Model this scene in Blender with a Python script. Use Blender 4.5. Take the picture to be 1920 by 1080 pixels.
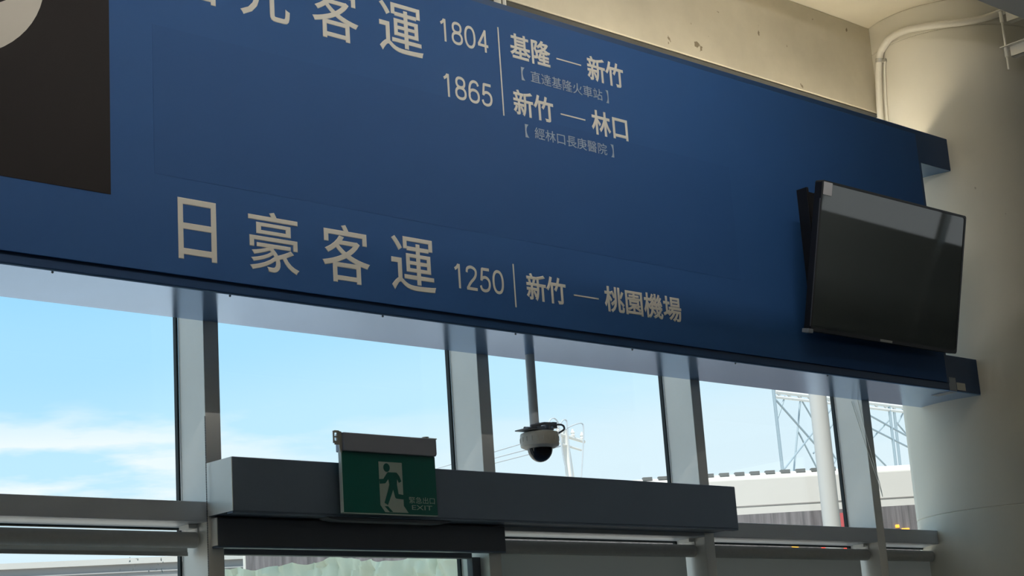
import bpy, bmesh, math, random
from mathutils import Vector, Matrix, noise

for o in list(bpy.data.objects):
    bpy.data.objects.remove(o, do_unlink=True)
SC = bpy.context.scene
COL = SC.collection
R = math.radians

# ------------------------------------------------------------------ camera
cam_d = bpy.data.cameras.new('camera')
cam_d.sensor_width = 36.0
cam_d.lens = 60.708
cam_d.clip_start = 0.05
cam_d.clip_end = 500
cam = bpy.data.objects.new('camera', cam_d)
COL.objects.link(cam)
_r = Vector((0.7374, -0.6722, -0.0664)); _u = Vector((-0.116, -0.2228, 0.9679)); _f = Vector((0.6654, 0.706, 0.2422))
cam.matrix_world = Matrix(((_r.x, _u.x, -_f.x, 0), (_r.y, _u.y, -_f.y, 0), (_r.z, _u.z, -_f.z, 1.6), (0, 0, 0, 1)))
SC.camera = cam

# ------------------------------------------------------------------ view
SC.view_settings.view_transform = 'Standard'
SC.view_settings.look = 'None'
SC.view_settings.exposure = 0.0
SC.view_settings.gamma = 1.0
SC.view_settings.use_curve_mapping = False
SC.display_settings.display_device = 'sRGB'

# ------------------------------------------------------------------ sky
W = bpy.data.worlds.new('sky'); SC.world = W
W.use_nodes = True
nt = W.node_tree; nt.nodes.clear()
def N(t, **k):
    n = nt.nodes.new(t)
    for a, b in k.items(): setattr(n, a, b)
    return n
def MATH(op, a, b=None, c=None, clamp=False):
    n = N('ShaderNodeMath', operation=op, use_clamp=clamp)
    for i, v in enumerate((a, b, c)):
        if v is None: continue
        if isinstance(v, (int, float)): n.inputs[i].default_value = v
        else: nt.links.new(v, n.inputs[i])
    return n.outputs[0]
tc = N('ShaderNodeTexCoord'); sp = N('ShaderNodeSeparateXYZ')
nt.links.new(tc.outputs['Generated'], sp.inputs[0])
ramp = N('ShaderNodeValToRGB'); cr = ramp.color_ramp
cr.interpolation = 'EASE'
SKY = [(0.0, (0.84, 0.92, 0.95)), (0.10, (0.74, 0.90, 0.98)), (0.15, (0.55, 0.84, 1.0)), (0.21, (0.42, 0.76, 1.0)), (0.27, (0.34, 0.70, 1.0)), (0.50, (0.56, 0.76, 0.93)), (1.0, (0.56, 0.70, 0.84))]
while len(cr.elements) < len(SKY): cr.elements.new(0.5)
for e, (p, c) in zip(cr.elements, SKY):
    e.position = p; e.color = (*c, 1)
# the sky pales towards the sunny side (greater x)
sunw = MATH('MULTIPLY_ADD', sp.outputs[0], 0.32, -0.15)
el = MATH('SUBTRACT', sp.outputs[2], MATH('MULTIPLY', MATH('MAXIMUM', sunw, 0.0), 0.62))
nt.links.new(MATH('MAXIMUM', el, 0.0), ramp.inputs[0])
# thin streaky clouds low in the west
mp = N('ShaderNodeMapping'); mp.inputs['Scale'].default_value = (5.0, 5.0, 26.0); mp.inputs['Location'].default_value = (1.3, 0.4, 0.9)
mp.inputs['Rotation'].default_value = (0, R(7), 0)
nt.links.new(tc.outputs['Generated'], mp.inputs[0])
nz = N('ShaderNodeTexNoise'); nz.inputs['Scale'].default_value = 1.5; nz.inputs['Detail'].default_value = 6; nz.inputs['Roughness'].default_value = 0.55
nt.links.new(mp.outputs[0], nz.inputs['Vector'])
cm = N('ShaderNodeMapRange', clamp=True); cm.inputs[1].default_value = 0.47; cm.inputs[2].default_value = 0.60
nt.links.new(nz.outputs['Fac'], cm.inputs[0])
lo = N('ShaderNodeMapRange', clamp=True); lo.inputs[1].default_value = 0.195; lo.inputs[2].default_value = 0.165
nt.links.new(sp.outputs[2], lo.inputs[0])
az = N('ShaderNodeMapRange', clamp=True); az.inputs[1].default_value = 0.63; az.inputs[2].default_value = 0.50; az.inputs[3].default_value = 0.22
nt.links.new(sp.outputs[0], az.inputs[0])
cf = MATH('MULTIPLY', MATH('MULTIPLY', cm.outputs[0], lo.outputs[0]), MATH('MULTIPLY', az.outputs[0], 0.95))
mx = N('ShaderNodeMix', data_type='RGBA')
nt.links.new(cf, mx.inputs[0]); nt.links.new(ramp.outputs[0], mx.inputs[6]); mx.inputs[7].default_value = (0.92, 0.98, 1.0, 1)
bg = N('ShaderNodeBackground'); bg.inputs[1].default_value = 1.09
wo = N('ShaderNodeOutputWorld')
nt.links.new(mx.outputs[2], bg.inputs[0]); nt.links.new(bg.outputs[0], wo.inputs[0])

# ------------------------------------------------------------------ sun (high behind the building, lights the yard only)
sd = bpy.data.lights.new('sun', 'SUN'); sd.energy = 5.0; sd.angle = R(0.6); sd.color = (1.0, 0.95, 0.86)
so = bpy.data.objects.new('sun', sd); COL.objects.link(so)
so.rotation_euler = (R(31), 0, R(-58))

# ------------------------------------------------------------------ helpers
def mat(name, col, rough=0.5, metal=0.0, spec=0.5, var=0.0, scale=6.0, stretch=(1, 1, 1), bump=0.0, emit=None, es=1.0, trans=0.0, specks=None):
    m = bpy.data.materials.new(name); m.use_nodes = True
    t = m.node_tree; b = t.nodes['Principled BSDF']
    b.inputs['Base Color'].default_value = (*col, 1)
    b.inputs['Roughness'].default_value = rough
    b.inputs['Metallic'].default_value = metal
    b.inputs['Specular IOR Level'].default_value = spec
    b.inputs['Transmission Weight'].default_value = trans
    if emit:
        b.inputs['Emission Color'].default_value = (*emit, 1); b.inputs['Emission Strength'].default_value = es
    if var or bump or specks:
        c = t.nodes.new('ShaderNodeTexCoord'); mp = t.nodes.new('ShaderNodeMapping'); mp.inputs['Scale'].default_value = stretch
        t.links.new(c.outputs['Object'], mp.inputs[0])
        n = t.nodes.new('ShaderNodeTexNoise'); n.inputs['Scale'].default_value = scale; n.inputs['Detail'].default_value = 7; n.inputs['Roughness'].default_value = 0.6
        t.links.new(mp.outputs[0], n.inputs['Vector'])
        out = None
        if var:
            mr = t.nodes.new('ShaderNodeMapRange'); mr.inputs[1].default_value = 0.3; mr.inputs[2].default_value = 0.7
            mr.inputs[3].default_value = 1 - var; mr.inputs[4].default_value = 1 + var
            t.links.new(n.outputs['Fac'], mr.inputs[0])
            vm = t.nodes.new('ShaderNodeVectorMath'); vm.operation = 'SCALE'; vm.inputs[0].default_value = col
            t.links.new(mr.outputs[0], vm.inputs['Scale'])
            out = vm.outputs[0]
        if specks:   # dark chips and scuffs: (noise scale, threshold, colour)
            n2 = t.nodes.new('ShaderNodeTexNoise'); n2.inputs['Scale'].default_value = specks[0]; n2.inputs['Detail'].default_value = 3
            t.links.new(mp.outputs[0], n2.inputs['Vector'])
            m2 = t.nodes.new('ShaderNodeMapRange'); m2.clamp = True; m2.inputs[1].default_value = specks[1]; m2.inputs[2].default_value = specks[1] + 0.03
            t.links.new(n2.outputs['Fac'], m2.inputs[0])
            mix = t.nodes.new('ShaderNodeMix'); mix.data_type = 'RGBA'
            t.links.new(m2.outputs[0], mix.inputs[0])
            if out: t.links.new(out, mix.inputs[6])
            else: mix.inputs[6].default_value = (*col, 1)
            mix.inputs[7].default_value = (*specks[2], 1)
            out = mix.outputs[2]
        if out: t.links.new(out, b.inputs['Base Color'])
        if bump:
            bp = t.nodes.new('ShaderNodeBump'); bp.inputs['Strength'].default_value = bump; bp.inputs['Distance'].default_value = 0.01
            t.links.new(n.outputs['Fac'], bp.inputs['Height']); t.links.new(bp.outputs[0], b.inputs['Normal'])
    return m

def glass_mat(name, tint, refl_max=1.0):
    m = bpy.data.materials.new(name); m.use_nodes = True
    t = m.node_tree; t.nodes.clear()
    o = t.nodes.new('ShaderNodeOutputMaterial'); tr = t.nodes.new('ShaderNodeBsdfTransparent'); gl = t.nodes.new('ShaderNodeBsdfGlossy')
    mx = t.nodes.new('ShaderNodeMixShader'); ge = t.nodes.new('ShaderNodeNewGeometry'); dt = t.nodes.new('ShaderNodeVectorMath'); dt.operation = 'DOT_PRODUCT'
    tr.inputs[0].default_value = (*tint, 1); gl.inputs['Roughness'].default_value = 0.0
    def mm(op, x, y):
        n = t.nodes.new('ShaderNodeMath'); n.operation = op
        for i, v in enumerate((x, y)):
            if isinstance(v, (int, float)): n.inputs[i].default_value = v
            elif v is not None: t.links.new(v, n.inputs[i])
        return n.outputs[0]
    t.links.new(ge.outputs['Normal'], dt.inputs[0]); t.links.new(ge.outputs['Incoming'], dt.inputs[1])
    sch = mm('ADD', mm('MULTIPLY', mm('POWER', mm('SUBTRACT', 1.0, mm('ABSOLUTE', dt.outputs['Value'], None)), 5.0), 0.97), 0.025)
    t.links.new(sch, mx.inputs[0]); t.links.new(tr.outputs[0], mx.inputs[1]); t.links.new(gl.outputs[0], mx.inputs[2]); t.links.new(mx.outputs[0], o.inputs[0])
    return m

M = {}
M['panel'] = mat('sign_blue', (0.024, 0.086, 0.250), 0.6, spec=0.2, var=0.03, scale=1.2)
M['patch'] = mat('sign_blue_overlay', (0.0222, 0.0805, 0.237), 0.6, spec=0.2)
M['rail'] = mat('rail_blue', (0.016, 0.055, 0.150), 0.4, spec=0.4)
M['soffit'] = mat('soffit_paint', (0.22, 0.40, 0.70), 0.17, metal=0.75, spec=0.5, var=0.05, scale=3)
M['letter'] = mat('letter_vinyl', (0.66, 0.63, 0.57), 0.5, var=0.03, scale=2)
M['letter_small'] = mat('letter_vinyl_thin', (0.30, 0.36, 0.46), 0.5)
M['black'] = mat('logo_black', (0.018, 0.015, 0.016), 0.6, spec=0.15)
M['cream'] = mat('logo_cream', (0.55, 0.51, 0.45), 0.5)
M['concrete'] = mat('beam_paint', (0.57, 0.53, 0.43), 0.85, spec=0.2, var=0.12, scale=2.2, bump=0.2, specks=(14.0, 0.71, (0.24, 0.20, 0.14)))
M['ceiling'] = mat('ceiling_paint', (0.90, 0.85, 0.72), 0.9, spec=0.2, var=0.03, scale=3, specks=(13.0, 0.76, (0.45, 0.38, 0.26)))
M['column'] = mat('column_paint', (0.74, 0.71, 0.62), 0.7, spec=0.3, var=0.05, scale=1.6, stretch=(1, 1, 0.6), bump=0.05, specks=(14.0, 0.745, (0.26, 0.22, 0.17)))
M['alu'] = mat('mullion_paint', (0.94, 0.91, 0.85), 0.42, metal=0.1, spec=0.5, var=0.03, scale=4)
M['alu_dark'] = mat('header_paint', (0.145, 0.19, 0.265), 0.40, metal=0.2, spec=0.4, var=0.03, scale=4)
M['operator'] = mat('operator_cover', (0.15, 0.157, 0.18), 0.45, spec=0.3)
M['gasket'] = mat('gasket_rubber', (0.012, 0.022, 0.024), 0.6)
M['glass'] = glass_mat('window_glass', (0.965, 0.985, 0.99))
M['blind'] = mat('blind_roll_cloth', (0.58, 0.58, 0.57), 0.8, spec=0.2, var=0.04, scale=60)
M['white'] = mat('white_plastic', (0.80, 0.79, 0.76), 0.45)
M['pipe'] = mat('conduit_pvc', (0.80, 0.77, 0.69), 0.42, spec=0.4)
M['steel'] = mat('galvanised', (0.50, 0.49, 0.45), 0.45, metal=0.5)
M['tv_case'] = mat('tv_case', (0.010, 0.010, 0.012), 0.35)
M['tv_edge'] = mat('tv_edge', (0.16, 0.16, 0.17), 0.35, metal=0.4)
M['screen'] = mat('tv_screen', (0.085, 0.098, 0.10), 0.025, spec=0.5)
M['paper'] = mat('paper_label', (0.62, 0.62, 0.66), 0.7)
M['paper2'] = mat('paper_tag', (0.72, 0.70, 0.62), 0.7)
M['tape'] = mat('grey_tape', (0.33, 0.36, 0.40), 0.45)
M['exit_green'] = mat('exit_green', (0.008, 0.115, 0.098), 0.3, spec=0.4)
M['exit_mark'] = mat('exit_mark', (0.40, 0.47, 0.44), 0.4)
M['exit_house'] = mat('exit_housing', (0.33, 0.35, 0.42), 0.4, metal=0.3)
M['edge_white'] = mat('acrylic_edge', (0.75, 0.80, 0.78), 0.3)
M['cam_white'] = mat('camera_plastic', (0.84, 0.79, 0.70), 0.5)
M['dark_metal'] = mat('bracket_metal', (0.22, 0.24, 0.27), 0.45, metal=0.3)
M['dome'] = mat('smoked_dome', (0.010, 0.010, 0.016), 0.06, spec=0.6)
M['pole'] = mat('pole_paint', (0.82, 0.84, 0.84), 0.4)
M['bus_white'] = mat('bus_white', (0.72, 0.70, 0.67), 0.35, var=0.02, scale=2)
M['bus_glass'] = mat('bus_window', (0.20, 0.185, 0.195), 0.25, var=0.5, scale=9, stretch=(3.0, 1, 0.15))
M['bus_dark'] = mat('bus_vent', (0.16, 0.17, 0.17), 0.6)
M['bus_line'] = mat('bus_line', (0.30, 0.28, 0.27), 0.6)
M['red_paint'] = mat('red_stripe', (0.62, 0.12, 0.13), 0.4)
M['amber'] = mat('amber_light', (0.8, 0.3, 0.02), 0.4, emit=(1.0, 0.42, 0.05), es=1.6)
M['redl'] = mat('red_light', (0.8, 0.05, 0.03), 0.4, emit=(1.0, 0.09, 0.06), es=1.4)
M['post'] = mat('post_white', (0.58, 0.58, 0.57), 0.45)
M['lattice'] = mat('lattice_steel', (0.34, 0.42, 0.47), 0.5, metal=0.2)
M['lattice_w'] = mat('lattice_beam_paint', (0.72, 0.72, 0.70), 0.6)
M['utility'] = mat('utility_concrete', (0.74, 0.72, 0.68), 0.8)
M['wire'] = mat('wire_cover', (0.48, 0.52, 0.56), 0.6)
M['shed'] = mat('shed_grey', (0.27, 0.27, 0.275), 0.6, var=0.05, scale=1.5, stretch=(0.2, 1, 1))
M['shed_trim'] = mat('shed_trim', (0.50, 0.49, 0.47), 0.6)
M['asphalt'] = mat('yard_concrete', (0.52, 0.48, 0.42), 0.9, var=0.12, scale=0.6)
M['floor'] = mat('floor_terrazzo', (0.26, 0.24, 0.21), 0.35, var=0.08, scale=30)
M['wall'] = mat('hall_wall_paint', (0.22, 0.20, 0.17), 0.8, var=0.05, scale=2)
M['wall_dark'] = mat('shopfront_dark', (0.045, 0.045, 0.045), 0.5)
M['lamp'] = mat('lamp_tube', (0.9, 0.88, 0.8), 0.5, emit=(1.0, 0.965, 0.90), es=235.0)
M['cove'] = mat('cove_tube', (0.9, 0.88, 0.8), 0.5, emit=(1.0, 0.86, 0.62), es=28.5)
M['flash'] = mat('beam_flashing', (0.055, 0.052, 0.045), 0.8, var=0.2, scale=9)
M['under'] = mat('underside_blue', (0.10, 0.21, 0.38), 0.25, metal=0.3, spec=0.6)
M['transom'] = mat('transom_paint', (0.60, 0.64, 0.70), 0.42, metal=0.1, spec=0.5, var=0.03, scale=4)
M['shed_rib'] = mat('shed_rib', (0.33, 0.33, 0.33), 0.6)
M['chain'] = mat('chain_dark', (0.05, 0.055, 0.06), 0.5)
M['drop'] = mat('water_drop', (0.75, 0.78, 0.78), 0.1, trans=0.5)

M['screen'].node_tree.nodes['Principled BSDF'].inputs['IOR'].default_value = 1.52
def cloth_mat(name, col, back, f):
    m = bpy.data.materials.new(name); m.use_nodes = True
    t = m.node_tree; t.nodes.clear()
    o = t.nodes.new('ShaderNodeOutputMaterial'); d = t.nodes.new('ShaderNodeBsdfDiffuse'); tl = t.nodes.new('ShaderNodeBsdfTranslucent'); a = t.nodes.new('ShaderNodeMixShader')
    d.inputs[0].default_value = (*col, 1); tl.inputs[0].default_value = (*back, 1); a.inputs[0].default_value = f
    t.links.new(d.outputs[0], a.inputs[1]); t.links.new(tl.outputs[0], a.inputs[2]); t.links.new(a.outputs[0], o.inputs[0])
    return m
M['screen_cloth'] = cloth_mat('blind_screen_cloth', (0.46, 0.45, 0.44), (0.52, 0.51, 0.48), 0.55)
def film_mat():
    m = bpy.data.materials.new('green_film'); m.use_nodes = True
    t = m.node_tree; t.nodes.clear()
    o = t.nodes.new('ShaderNodeOutputMaterial'); d = t.nodes.new('ShaderNodeBsdfDiffuse'); tl = t.nodes.new('ShaderNodeBsdfTranslucent'); g = t.nodes.new('ShaderNodeBsdfGlossy')
    a = t.nodes.new('ShaderNodeMixShader'); b = t.nodes.new('ShaderNodeMixShader')
    d.inputs[0].default_value = (0.86, 0.96, 0.78, 1); tl.inputs[0].default_value = (0.96, 1.0, 0.79, 1); g.inputs[0].default_value = (0.9, 0.95, 0.9, 1); g.inputs['Roughness'].default_value = 0.15
    a.inputs[0].default_value = 0.82; b.inputs[0].default_value = 0.10
    t.links.new(d.outputs[0], a.inputs[1]); t.links.new(tl.outputs[0], a.inputs[2]); t.links.new(a.outputs[0], b.inputs[1]); t.links.new(g.outputs[0], b.inputs[2]); t.links.new(b.outputs[0], o.inputs[0])
    return m
M['film'] = film_mat()

def tag(o, label=None, cat=None, group=None, kind=None):
    if label: o['label'] = label
    if cat: o['category'] = cat
    if group: o['group'] = group
    if kind: o['kind'] = kind
    return o
def thing(name, label, cat, loc=(0, 0, 0), rot=(0, 0, 0), group=None):
    o = bpy.data.objects.new(name, None); COL.objects.link(o)
    o.empty_display_size = 0.1
    o.location = loc; o.rotation_euler = rot
    return tag(o, label, cat, group)
def struct_root(name, loc=(0, 0, 0)):
    o = bpy.data.objects.new(name, None); COL.objects.link(o); o.location = loc; o['kind'] = 'structure'
    return o
def origin_of(o):
    v = Vector((0, 0, 0))
    while o is not None:
        v += Vector(o.location); o = o.parent
    return v
def obj(name, bm, m, parent=None, local=False, bevel=0.0, smooth=False, loc=None):
    """link one bmesh as one object; coordinates are world ones unless local"""
    me = bpy.data.meshes.new(name)
    base = Vector((0, 0, 0))
    if not local:
        if parent is not None: base = origin_of(parent)
        elif loc is not None: base = Vector(loc)
        if base.length: bmesh.ops.translate(bm, verts=bm.verts, vec=-base)
    bmesh.ops.recalc_face_normals(bm, faces=bm.faces)
    if smooth:
        for f in bm.faces: f.smooth = True
        for e in bm.edges:
            if len(e.link_faces) == 2 and e.calc_face_angle(0) > R(38): e.smooth = False
    bm.to_mesh(me); bm.free()
    me.materials.append(m)
    o = bpy.data.objects.new(name, me); COL.objects.link(o)
    if parent is not None: o.parent = parent
    elif not local: o.location = base
    if bevel:
        b = o.modifiers.new('bevel', 'BEVEL'); b.width = bevel; b.segments = 2; b.limit_method = 'ANGLE'; b.angle_limit = R(40)
    return o
def B(): return bmesh.new()
def box(bm, x0, x1, y0, y1, z0, z1):
    v = [bm.verts.new((x, y, z)) for x in (x0, x1) for y in (y0, y1) for z in (z0, z1)]
    for f in ((0, 1, 3, 2), (4, 6, 7, 5), (0, 4, 5, 1), (2, 3, 7, 6), (0, 2, 6, 4), (1, 5, 7, 3)): bm.faces.new([v[i] for i in f])
    return bm
def bx(*a): return box(B(), *a)
def tube(bm, pts, r, seg=10, caps=True):
    pts = [Vector(p) for p in pts]; rings = []
    n = len(pts); prev = None
    for i, p in enumerate(pts):
        t = (pts[min(i + 1, n - 1)] - pts[max(i - 1, 0)]).normalized()
        if prev is None:
            a = Vector((0, 0, 1)) if abs(t.z) < 0.9 else Vector((1, 0, 0))
            u = t.cross(a).normalized()
        else:
            u = (prev - t * prev.dot(t)).normalized()
        prev = u; w = t.cross(u)
        rr = r[i] if isinstance(r, (list, tuple)) else r
        rings.append([bm.verts.new(p + (u * math.cos(2 * math.pi * k / seg) + w * math.sin(2 * math.pi * k / seg)) * rr) for k in range(seg)])
    for a, b in zip(rings, rings[1:]):
        for k in range(seg): bm.faces.new((a[k], a[(k + 1) % seg], b[(k + 1) % seg], b[k]))
    if caps:
        bm.faces.new(rings[0][::-1]); bm.faces.new(rings[-1])
    return bm
def lathe(bm, prof, c, seg=48, cap=True):
    rings = []
    for r, z in prof:
        rings.append([bm.verts.new((c[0] + r * math.cos(2 * math.pi * k / seg), c[1] + r * math.sin(2 * math.pi * k / seg), c[2] + z)) for k in range(seg)])
    for a, b in zip(rings, rings[1:]):
        for k in range(seg): bm.faces.new((a[k], a[(k + 1) % seg], b[(k + 1) % seg], b[k]))
    if cap:
        bm.faces.new(rings[0][::-1]); bm.faces.new(rings[-1])
    return bm
def prism_xz(bm, pts, y0, y1):
    a = [bm.verts.new((x, y0, z)) for x, z in pts]; b = [bm.verts.new((x, y1, z)) for x, z in pts]
    n = len(pts)
    bm.faces.new(a); bm.faces.new(b[::-1])
    for i in range(n): bm.faces.new((a[i], b[i], b[(i + 1) % n], a[(i + 1) % n]))
    return bm
def smooth_path(pts, k=6):
    pts = [Vector(p) for p in pts]; out = []
    for i in range(len(pts) - 1):
        p0 = pts[max(i - 1, 0)]; p1 = pts[i]; p2 = pts[i + 1]; p3 = pts[min(i + 2, len(pts) - 1)]
        for j in range(k):
            t = j / k
            out.append(0.5 * ((2 * p1) + (p2 - p0) * t + (2 * p0 - 5 * p1 + 4 * p2 - p3) * t * t + (3 * p1 - p0 - 3 * p2 + p3) * t ** 3))
    out.append(pts[-1])
    return out

def text_into(bm, s, x0, x1, z0, z1, y, weight=0.0, depth=0.0012):
    """write s into the rectangle x0..x1, z0..z1 on a plane facing -Y at y (built-in font, outlines turned into mesh)"""
    cu = bpy.data.curves.new('lettering', 'FONT'); cu.body = s; cu.size = 1.0; cu.resolution_u = 4
    if weight > 0: cu.bevel_depth = weight; cu.bevel_resolution = 0
    else: cu.offset = weight
    to = bpy.data.objects.new('lettering', cu); COL.objects.link(to)
    dg = bpy.context.evaluated_depsgraph_get()
    me = bpy.data.meshes.new_from_object(to.evaluated_get(dg))
    bpy.data.objects.remove(to); bpy.data.curves.remove(cu)
    xs = [v.co.x for v in me.vertices]; ys = [v.co.y for v in me.vertices]
    ax, bx_, ay, by = min(xs), max(xs), min(ys), max(ys)
    sx = (x1 - x0) / (bx_ - ax); sz = (z1 - z0) / (by - ay)
    zmax = max(max(v.co.z for v in me.vertices), 1e-6)
    vs = [bm.verts.new((x0 + (v.co.x - ax) * sx, y - max(v.co.z, 0) / zmax * (depth if weight > 0 else 0), z0 + (v.co.y - ay) * sz)) for v in me.vertices]
    fs = []
    for p in me.polygons:
        try: fs.append(bm.faces.new([vs[i] for i in p.vertices]))
        except ValueError: pass
    bpy.data.meshes.remove(me)
    if depth and weight <= 0:
        g = bmesh.ops.extrude_face_region(bm, geom=fs)
        bmesh.ops.translate(bm, verts=[e for e in g['geom'] if isinstance(e, bmesh.types.BMVert)], vec=(0, -depth, 0))

# ================================================================== THE HALL
GY = 5.0            # glass line
FY = 4.8335         # front of the mullions
def S(name, bm, m, **k):
    return tag(obj(name, bm, m, **k), kind='structure')
S('floor', bx(-8, 18, -12, 5.06, -0.2, 0), M['floor'])
S('ceiling', bx(-8.2, 18.2, -12.2, 5.6, 5.02, 5.24), M['ceiling'])
wb = B(); box(wb, -8, 18, -12.2, -12, 0, 2.4); box(wb, -8, 18, -12.2, -12, 4.0, 5.02); box(wb, -8, -6.5, -12.2, -12, 2.4, 4.0); box(wb, 0.5, 18, -12.2, -12, 2.4, 4.0)
S('wall_back', wb, M['wall'])
S('wall_left', bx(-8.2, -8, -12.2, 5.2, 0, 5.02), M['wall'])
wr = B(); box(wr, 18, 18.2, -12.2, 5.2, 0, 3.45); box(wr, 18, 18.2, -12.2, 5.2, 4.7, 5.02); box(wr, 18, 18.2, -12.2, -9.5, 3.45, 4.7); box(wr, 18, 18.2, 0.5, 5.2, 3.45, 4.7)
S('wall_right', wr, M['wall'])
S('wall_front', bx(-8, -0.625, 4.9, 5.1, 0, 4.54), M['wall'])
S('wall_front_east', bx(7.9, 18, 4.9, 5.1, 0, 4.54), M['wall'])
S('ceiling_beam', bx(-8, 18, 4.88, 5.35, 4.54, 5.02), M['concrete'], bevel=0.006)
# shopfronts at the far end of the hall: dark glazing below, pale frame lines above (seen only mirrored in the television)
sf = struct_root('wall_shopfront', (17.9, -6, 0))
obj('glazing', bx(17.9, 17.99, -12, 4.8, 0.1, 3.1), M['wall_dark'], sf)
for y in (-9.5, -7.5, -5.5, -3.5, -1.5, 0.5, 2.5):
    obj('frame', bx(17.86, 17.995, y - 0.03, y + 0.03, 0.1, 5.0), M['white'], sf)

S('trim_beam', bx(-8, 7.6, 4.884, 5.33, 4.5325, 4.5395), M['flash'])  # dark strip added as painted shade along the underside of the beam

# round column, cast in lifts
CX, CY, CR = 7.749, 4.67, 0.48
prof = []
for z0, z1 in ((0.0, 2.434), (2.434, 4.868), (4.868, 5.02)):
    e = 0.004
    prof += [(CR - e, z0), (CR, z0 + e), (CR, z1 - e), (CR - e, z1)]
tag(obj('column', lathe(B(), prof, (CX, CY, 0), 96), M['column'], smooth=True), kind='structure')

# mullions
MX = [-0.565 + 1.2275 * k for k in range(7)]        # ... 1.890, 3.1175, 4.345, 5.5725, 6.80
for i, x in enumerate(MX):
    t = S('trim_%d' % (i + 1), bx(x, x + 0.06, FY, 4.993, 0.0, 4.28), M['alu'], bevel=0.002)
n = len(MX)
for i, x in enumerate(MX):
    x1 = MX[i + 1] if i + 1 < n else 7.60
    t = S('trim_%d' % (n + i + 1), bx(x + 0.06, x1, FY + 0.0005, 4.993, 2.295, 2.361), M['transom'], bevel=0.002)
# panes and rubber gaskets, one window per bay
for i, x in enumerate(MX):
    x0 = x + 0.06; x1 = MX[i + 1] if i + 1 < n else 7.60
    w = struct_root('window_%d' % (i + 1), (x0, GY, 0))
    obj('pane', bx(x0 - 0.03, x1 + 0.03, 5.0, 5.006, 2.33, 4.54), M['glass'], w)
    obj('pane', bx(x0 - 0.03, x1 + 0.03, 5.0, 5.006, 0.02, 2.325), M['glass'], w)
    for za, zb in ((2.361, 4.54), (0.02, 2.295)):
        g = B()
        box(g, x1 - 0.008, x1, 4.9925, 5.010, za, zb); box(g, x0, x0 + 0.008, 4.9925, 5.010, za, zb)
        box(g, x0, x1, 4.9925, 5.010, zb - 0.007, zb); box(g, x0, x1, 4.9925, 5.010, za, za + 0.007)
        obj('gasket', g, M['gasket'], w)
    if abs(x - 1.890) < 0.01:
        random.seed(4); d = B()
        for k in range(46):
            px = random.uniform(2.88, 3.06); pz = random.uniform(2.09, 2.195); r = random.uniform(0.0012, 0.0030)
            bmesh.ops.create_icosphere(d, subdivisions=1, radius=r, matrix=Matrix.Translation((px, 4.9995, pz)) @ Matrix.Diagonal((1, 0.5, random.uniform(0.8, 2.2), 1)))
        tag(obj('water_drops', d, M['drop'], w), 'pale water drops on the pane', kind='stuff')

# ================================================================== OVERHEAD SIGN
SGN = thing('overhead_sign', 'long blue overhead fascia sign with white bus company and route lettering above the windows', 'sign', (2.2, 4.495, 2.975))
RY = 4.495
obj('bottom_rail', bx(-0.5, 7.332, RY, 4.80, 2.977, 3.150), M['rail'], SGN, bevel=0.003)
tag(obj('rail_underside', bx(-0.5, 7.331, RY + 0.001, 4.64, 4.1135, 4.1155), M['under'], SGN), 'lighter glossy blue underside')  # thin plate in a lighter blue, light from below put into its colour
obj('top_rail', bx(-0.5, 7.332, RY, 4.64, 4.116, 4.284), M['rail'], SGN, bevel=0.003)
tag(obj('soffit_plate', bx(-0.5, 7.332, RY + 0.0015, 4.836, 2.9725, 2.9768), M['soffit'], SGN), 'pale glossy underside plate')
PF = 4.485
SGN_FACE = obj('face_panel', bx(-0.5, 7.012, PF, 4.4935, 3.0115, 4.254), M['panel'], SGN, bevel=0.0015)
tag(obj('backing_board', bx(-0.48, 7.03, 4.4955, 4.505, 3.1505, 4.1155), M['white'], SGN), 'pale back board')  # unseen white board, added to bounce daylight up behind the sign
obj('edge_trim', bx(7.012, 7.032, PF + 0.002, 4.4945, 3.0115, 4.254), M['rail'], SGN)
obj('cover_sheet', bx(2.728, 5.55, PF - 0.0006, PF + 0.001, 3.33, 3.832), M['patch'], SGN_FACE)  # thin rectangle in a slightly darker blue
LOGO = obj('logo_panel', bx(1.45, 2.5735, PF - 0.0012, PF + 0.001, 3.236, 4.254), M['black'], SGN)
# pale ring of the cut-off company mark on the black panel
ring = B()
LC = (1.995, 3.885); outer = []; inner = []
for k in range(64):
    a = 2 * math.pi * k / 64
    outer.append((LC[0] + 0.358 * math.cos(a), LC[1] + 0.315 * math.sin(a)))
    inner.append((2.03 + 0.285 * math.cos(a), 3.93 + 0.193 * math.sin(a)))
vo = [ring.verts.new((x, PF - 0.0024, z)) for x, z in outer]; vi = [ring.verts.new((x, PF - 0.0024, z)) for x, z in inner]
vo2 = [ring.verts.new((x, PF - 0.001, z)) for x, z in outer]
for k in range(64):
    j = (k + 1) % 64
    ring.faces.new((vo[k], vo[j], vi[j], vi[k])); ring.faces.new((vo[k], vo2[k], vo2[j], vo[j]))
tag(obj('logo_mark', ring, M['cream'], LOGO), 'pale rounded shape on the black panel')

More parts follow.
